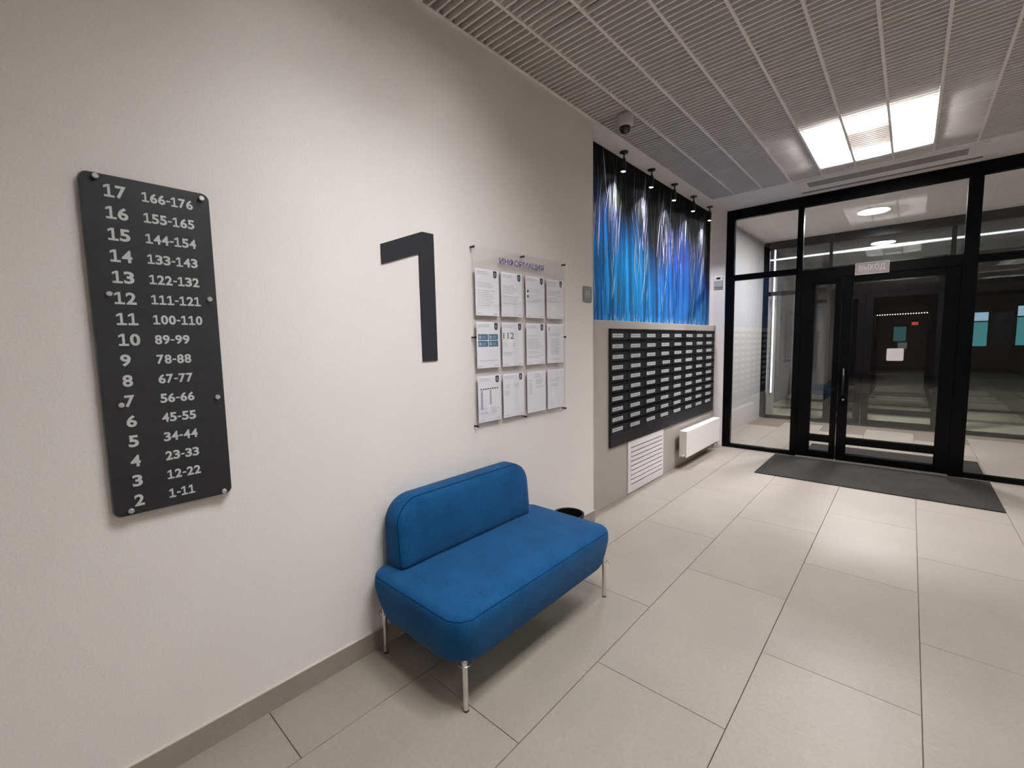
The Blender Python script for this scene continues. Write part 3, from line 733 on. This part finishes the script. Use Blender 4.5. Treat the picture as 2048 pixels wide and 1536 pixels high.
for r_ in range(3):
    for c in range(4):
        (a, b_), (z0, z1) = cols[c], rows[r_]; w = b_-a
        q = random.Random(100+r_*4+c)
        p = obj('notice_sheet', bx(0.0262, XP, a, b_, z0, z1), 'paper', at=(XP, (a+b_)/2, z0)); tag(p, PL[r_][c], 'paper', 'notice sheets in the acrylic board')
        mb = MB()
        has = not (r_ == 1 and c == 3) and not (r_ == 2 and c >= 2)
        if has:
            shield(mb, b_-0.034, z1-0.050)
            for k in range(2 if c != 3 else 4): rect(mb, a+0.014, a+0.014+w*(0.38+0.12*q.random()), z1-0.016-0.011*k-0.003, z1-0.016-0.011*k, 1)
            rect(mb, a+0.014, a+0.055, z0+0.012, z0+0.0145, 1); rect(mb, b_-0.05, b_-0.014, z0+0.012, z0+0.0155, 1)
        if (r_, c) == (1, 0):
            for i in range(2):
                for j in range(2):
                    ya = a+0.014+0.092*i; za = z1-0.155+0.042*j
                    rect(mb, ya, ya+0.086, za, za+0.037, 3)
                    for k in range(2): mb.face([(XP+.0004, ya+.034, za+.010+.011*k), (XP+.0004, ya+.07, za+.010+.011*k), (XP+.0004, ya+.07, za+.014+.011*k), (XP+.0004, ya+.034, za+.014+.011*k)], 4)
                    mb.face([(XP+.0004, ya+.008, za+.008), (XP+.0004, ya+.026, za+.008), (XP+.0004, ya+.026, za+.028), (XP+.0004, ya+.008, za+.028)], 4)
            rect(mb, a+0.02, b_-0.02, z0+0.045, z0+0.048, 1)
        elif (r_, c) == (1, 1):
            add_text(mb, '112', on_x(XP+0.0002), a+0.012, z1-0.107, 0.105, 0.042, 0.0002, 2)
            lines(mb, q, a+0.014, a+0.06, z1-0.13, z1-0.165, 0.009); lines(mb, q, a+0.1, a+0.13, z1-0.13, z1-0.165, 0.009); lines(mb, q, a+0.014, a+0.13, z1-0.195, z1-0.215, 0.009)
        elif (r_, c) == (2, 0):
            for i in range(8): rect(mb, a+0.022+0.021*i, a+0.036+0.021*i, z1-0.088, z1-0.080, 2)
            for i in range(14):
                rect(mb, a+0.024, a+0.042, z1-0.100-0.0085*i, z1-0.0955-0.0085*i, 2)
                if i < 11: rect(mb, a+0.105, a+0.119, z1-0.100-0.0085*i, z1-0.0955-0.0085*i, 2)
            lines(mb, q, a+0.02, a+0.09, z0+0.09, z0+0.05, 0.009); lines(mb, q, a+0.11, b_-0.02, z0+0.09, z0+0.05, 0.009)
        elif (r_, c) == (2, 2):
            lines(mb, q, a+0.09, a+0.16, z1-0.02, z1-0.05, 0.008); lines(mb, q, a+0.02, a+0.07, z1-0.06, z1-0.16, 0.009); lines(mb, q, a+0.10, b_-0.016, z1-0.06, z1-0.12, 0.008)
        elif (r_, c) == (2, 3):
            lines(mb, q, a+0.03, b_-0.05, z1-0.07, z1-0.09, 0.012); lines(mb, q, a+0.04, b_-0.08, z1-0.11, z1-0.13, 0.012)
        elif (r_, c) == (1, 3):
            rect(mb, a+0.02, a+0.036, z1-0.05, z1-0.024, 1); lines(mb, q, a+0.02, b_-0.04, z1-0.07, z1-0.09, 0.010, ragged=.1); lines(mb, q, a+0.05, b_-0.04, z1-0.11, z0+0.06, 0.0095); lines(mb, q, a+0.03, b_-0.02, z0+0.03, z0+0.02, 0.01)
        elif (r_, c) == (1, 2):
            lines(mb, q, a+0.014, b_-0.03, z1-0.075, z0+0.05, 0.011)
        elif (r_, c) == (2, 1):
            lines(mb, q, a+0.03, a+0.08, z1-0.075, z1-0.10, 0.009); lines(mb, q, a+0.11, b_-0.03, z1-0.075, z1-0.10, 0.009); lines(mb, q, a+0.014, a+0.075, z1-0.115, z1-0.15, 0.009)
        else:
            lines(mb, q, a+0.014, b_-0.03, z1-0.085, z0+0.06+0.02*c, 0.0115 if c != 3 else 0.010)
            if c == 2:
                for k in range(2): mb.face([(XP+.0004, a+0.024+0.011*math.cos(t_*0.785), z1-0.105-0.036*k+0.009*math.sin(t_*0.785)) for t_ in range(8)], 2)
        obj('print', mb, ['paper', 'print_grey', 'print_dark', 'print_blue', 'print_light'], p)

# mailbox pictogram plate
t = thing('pictogram_plate', 'small dark grey plate with a light envelope pictogram at the wall corner', 'sign', (0, 3.217, 1.92))
ol = rrect(0.066, 0.066, (0.018,)*4, 5)
obj('plate', MB().rings([[(x, 3.217+u, 1.985+v) for u, v in ol] for x in (0.0, 0.006)], sm=False), 'picto', t)
mb = MB(); X_ = 0.0064
def seg2(mb, p, q, w=0.003):
    dx, dy = q[0]-p[0], q[1]-p[1]; l = math.hypot(dx, dy); nx, ny = -dy/l*w, dx/l*w
    mb.face([(X_, p[0]+nx, p[1]+ny), (X_, q[0]+nx, q[1]+ny), (X_, q[0]-nx, q[1]-ny), (X_, p[0]-nx, p[1]-ny)])
A_ = [(3.19, 1.962), (3.244, 1.962), (3.244, 2.010), (3.19, 2.010)]
for i in range(4): seg2(mb, A_[i], A_[(i+1) % 4])
seg2(mb, (3.19, 2.008), (3.217, 1.984)); seg2(mb, (3.217, 1.984), (3.244, 2.008)); seg2(mb, (3.19, 1.964), (3.209, 1.988)); seg2(mb, (3.244, 1.964), (3.225, 1.988))
obj('envelope_symbol', mb, 'picto_sym', t)

# exit sign over the door
ex0, ex1, ez0, ez1 = 1.492, 1.802, 2.338, 2.468
t = thing('exit_sign', 'pale exit plate reading ВЫХОД over the black entrance door', 'sign', (1.647, L-0.05, ez0))
obj('plate', bx(ex0, ex1, L-0.04, L-0.013, ez0, ez1), 'exit_bg', t, bevel=0.003)
obj('rim', MB().box(ex0-.004, ex1+.004, L-0.042, L-0.012, ez1, ez1+.005).box(ex0-.004, ex1+.004, L-0.042, L-0.012, ez0-.005, ez0).box(ex0-.004, ex0, L-0.042, L-0.012, ez0, ez1).box(ex1, ex1+.004, L-0.042, L-0.012, ez0, ez1), 'exit_txt', t)
mb = MB(); add_text(mb, 'ВЫХОД', on_y(L-0.0402), ex0+0.032, ez0+0.026, 0.245, 0.080, 0.001, 0, 0.012); obj('lettering', mb, 'exit_txt', t)
mb = MB()
for x in (ex0+0.05, ex1-0.05): mb.box(x-0.008, x+0.008, L-0.0125, L-0.0005, ez0+0.03, ez1-0.03)
obj('bracket', mb, 'black', t)
# door sticker
st = obj('door_notice', MB().rings([[(1.900+u, y_, 1.368+v) for u, v in rrect(0.077, 0.073, (0.012,)*4, 4)] for y_ in (L+0.0285, L+0.0298)], sm=False), mat('sticker', (0.62, 0.60, 0.60), 0.6), at=(1.9, L+0.029, 1.295))
tag(st, 'white rounded notice stuck on the glass of the black entrance door', 'notice')
mb = MB()
for k, (w_, h_) in enumerate(((0.03, .004), (0.025, .004))): mb.face([(1.90-w_, L+0.0283, 1.375-0.016*k), (1.90+w_, L+0.0283, 1.375-0.016*k), (1.90+w_, L+0.0283, 1.375+h_-0.016*k), (1.90-w_, L+0.0283, 1.375+h_-0.016*k)])
obj('print', mb, 'print_grey', st)

# air curtain in the ceiling strip
t = thing('air_curtain', 'slim pale air curtain casing in the ceiling above the entrance door', 'air curtain', (1.7, 6.5, H))
obj('casing', bx(0.92, 2.50, 6.26, 6.83, H-0.012, H-0.0005), 'gypsum', t, bevel=0.003)
obj('outlet_slot', bx(0.93, 2.49, 6.70, 6.755, H-0.0135, H-0.012), 'slot', t)
mb = MB().box(1.04, 2.37, 6.32, 6.52, H-0.0135, H-0.012, 0)
ig = obj('intake_grille', mb, mat('intake_grey', (0.30, 0.29, 0.28), 0.6), t)
obj('outlet_vane', bx(0.93, 2.49, 6.724, 6.730, H-0.018, H-0.0135), 'slat', t)

# dome camera
t = thing('dome_camera', 'small white ceiling dome camera with a dark lens dome', 'camera', (0.235, 3.42, H))
c = (0.235, 3.42, H)
obj('body', MB().lathe(c, [(0.064, -0.0015), (0.066, -0.02), (0.064, -0.075), (0.052, -0.090), (0.044, -0.090)], seg=32), 'camwhite', t)
obj('dome', MB().lathe((c[0], c[1], c[2]-0.0905), [(0.043, 0), (0.042, -0.018), (0.034, -0.036), (0.020, -0.046), (0.004, -0.049)], seg=28), 'camdome', t)

# ================================================================== BENCH
bxc, byc = 0.372, 1.735
t = thing('bench', 'blue felt two-seat bench with a low backrest and chrome legs against the beige wall', 'bench', (bxc, byc, 0))
def cushion(cx, cy, hx, hy, prof, rc, crown=0.0):
    mb = MB(); rs = []
    for (z, ins) in prof:
        q = max(0.0, 1-(z-S0)/0.15)
        rs.append([(cx+u, cy+v, z) for u, v in rrect(hx-ins, hy-ins, (max(0.01, rc-ins+0.075*q),)*4, 9)])
    zt, it = prof[-1]
    for k in (0.75, 0.5, 0.25, 0.08):
        last = rs[len(prof)-1]; rs.append([(cx+(p[0]-cx)*k, cy+(p[1]-cy)*k, zt+crown*(1-k*k)) for p in last])
    mb.rings(rs); return mb
S0, S1 = 0.225, 0.462
prof = [(S0-0.0, 0.055), (S0+0.003, 0.036), (S0+0.012, 0.022), (S0+0.03, 0.014), (S0+0.10, 0.004), (S0+0.16, 0.000), (S1-0.05, 0.0), (S1-0.032, 0.002), (S1-0.018, 0.008), (S1-0.007, 0.019), (S1, 0.038)]
obj('seat', cushion(bxc, byc, 0.352, 0.635, prof, 0.10, 0.010), 'fabric', t)
mb = MB().tube([(bxc+u, byc+v, S1-0.020) for u, v in rrect(0.352-0.0078, 0.635-0.0078, (0.093,)*4, 9)], 0.0022, 6, closed=True)
obj('seam', mb, 'seam', t)
# backrest: outline in y-z, thickness along x
by0, by1, bz0, bz1 = 1.195, 2.215, 0.452, 0.815
cy, cz, hy, hz = (by0+by1)/2, (bz0+bz1)/2, (by1-by0)/2, (bz1-bz0)/2
def bx_(xv, zz): return 0.03+(xv-0.03)*(1-0.22*(zz-bz0)/(bz1-bz0))
pr_ = [(0.028, 0.05), (0.032, 0.025), (0.045, 0.008), (0.065, 0.0), (0.155, 0.0), (0.178, 0.006), (0.194, 0.018), (0.204, 0.038), (0.208, 0.06)]
mb = MB(); rs = []
for (xv, ins) in pr_:
    o_ = rrect(hy-ins, hz-ins, (max(.01, 0.14-ins), max(.01, 0.14-ins), max(.008, 0.03-ins*.4), max(.008, 0.03-ins*.4)), 9)
    rs.append([(bx_(xv, cz+v), cy+u, cz+v) for u, v in o_])
n0 = len(rs)-1
for k in (0.7, 0.4, 0.1): rs.append([(bx_(0.208+0.008*(1-k*k), cz+(p[2]-cz)*k), cy+(p[1]-cy)*k, cz+(p[2]-cz)*k) for p in rs[n0]])
mb.rings(rs)
obj('backrest', mb, 'fabric', t)
ol = rrect(hy-0.006, hz-0.006, (0.134, 0.134, 0.028, 0.028), 9)
mb = MB().tube([(bx_(0.180, cz+v), cy+u, cz+v) for u, v in ol], 0.0024, 6, closed=True)
obj('backrest_seam', mb, 'seam', t)
for (x, y) in ((0.660, 1.182), (0.068, 1.160), (0.672, 2.335), (0.068, 2.33)):
    lg = obj('leg', MB().lathe((x, y, 0.006), [(0.0115, 0.0), (0.0125, 0.003), (0.0125, 0.262), (0.0115, 0.268), (0.006, 0.270)], seg=20), 'chrome', t)
    obj('foot_pad', MB().lathe((x, y, 0.0), [(0.013, 0.0), (0.013, 0.006)], seg=20), 'black', lg)
    sx = -1 if x > 0.4 else 1; s_y = 1 if y < 1.7 else -1
    mb = MB().tube([(x+0.028*math.cos(a_), y+0.028*math.sin(a_), S0-0.004) for a_ in [2*math.pi*k/20 for k in range(20)]], 0.0022, 6, closed=True)
    mb.box(min(x, x+sx*0.06), max(x, x+sx*0.06), y-0.012+s_y*0.01, y+0.012+s_y*0.01, S0-0.006, S0-0.001)
    obj('bracket', mb, 'chrome', lg)

# litter bin behind the bench
t = thing('litter_bin', 'low round black litter bin by the wall behind the blue bench', 'bin', (0.155, 2.70, 0))
c = (0.155, 2.70, 0)
obj('body', MB().lathe(c, [(0.095, 0.0), (0.098, 0.01), (0.112, 0.285)], seg=40, cap=(True, False)), 'bin', t)
obj('rim', MB().lathe(c, [(0.112, 0.283), (0.118, 0.286), (0.118, 0.298), (0.108, 0.300), (0.104, 0.296), (0.104, 0.286)], seg=40, cap=(False, False)), 'bin', t)
obj('liner', MB().lathe(c, [(0.103, 0.295), (0.095, 0.20), (0.085, 0.04), (0.01, 0.035)], seg=40, cap=(False, True)), 'slot', t)

# entrance mat in the lobby
o = obj('entrance_mat', bx(0.715, 2.735, 5.745, 6.845, 0.0, 0.012), 'mat', bevel=0.004); tag(o, 'large dark grey carpet mat on the tiles before the entrance door', 'mat')

# notice on the right wall (seen mirrored in the directory sign)
t = thing('wall_notice', 'pale notice on the opposite wall, mirrored in the charcoal directory sign', 'notice', (XR, 0.9, 1.3))
obj('sheet', bx(XR-0.006, XR-0.0005, 0.62, 1.16, 1.30, 1.74), 'paper', t)
obj('print', bx(XR-0.0065, XR-0.006, 0.95, 1.05, 1.64, 1.70), 'print_dark', t)
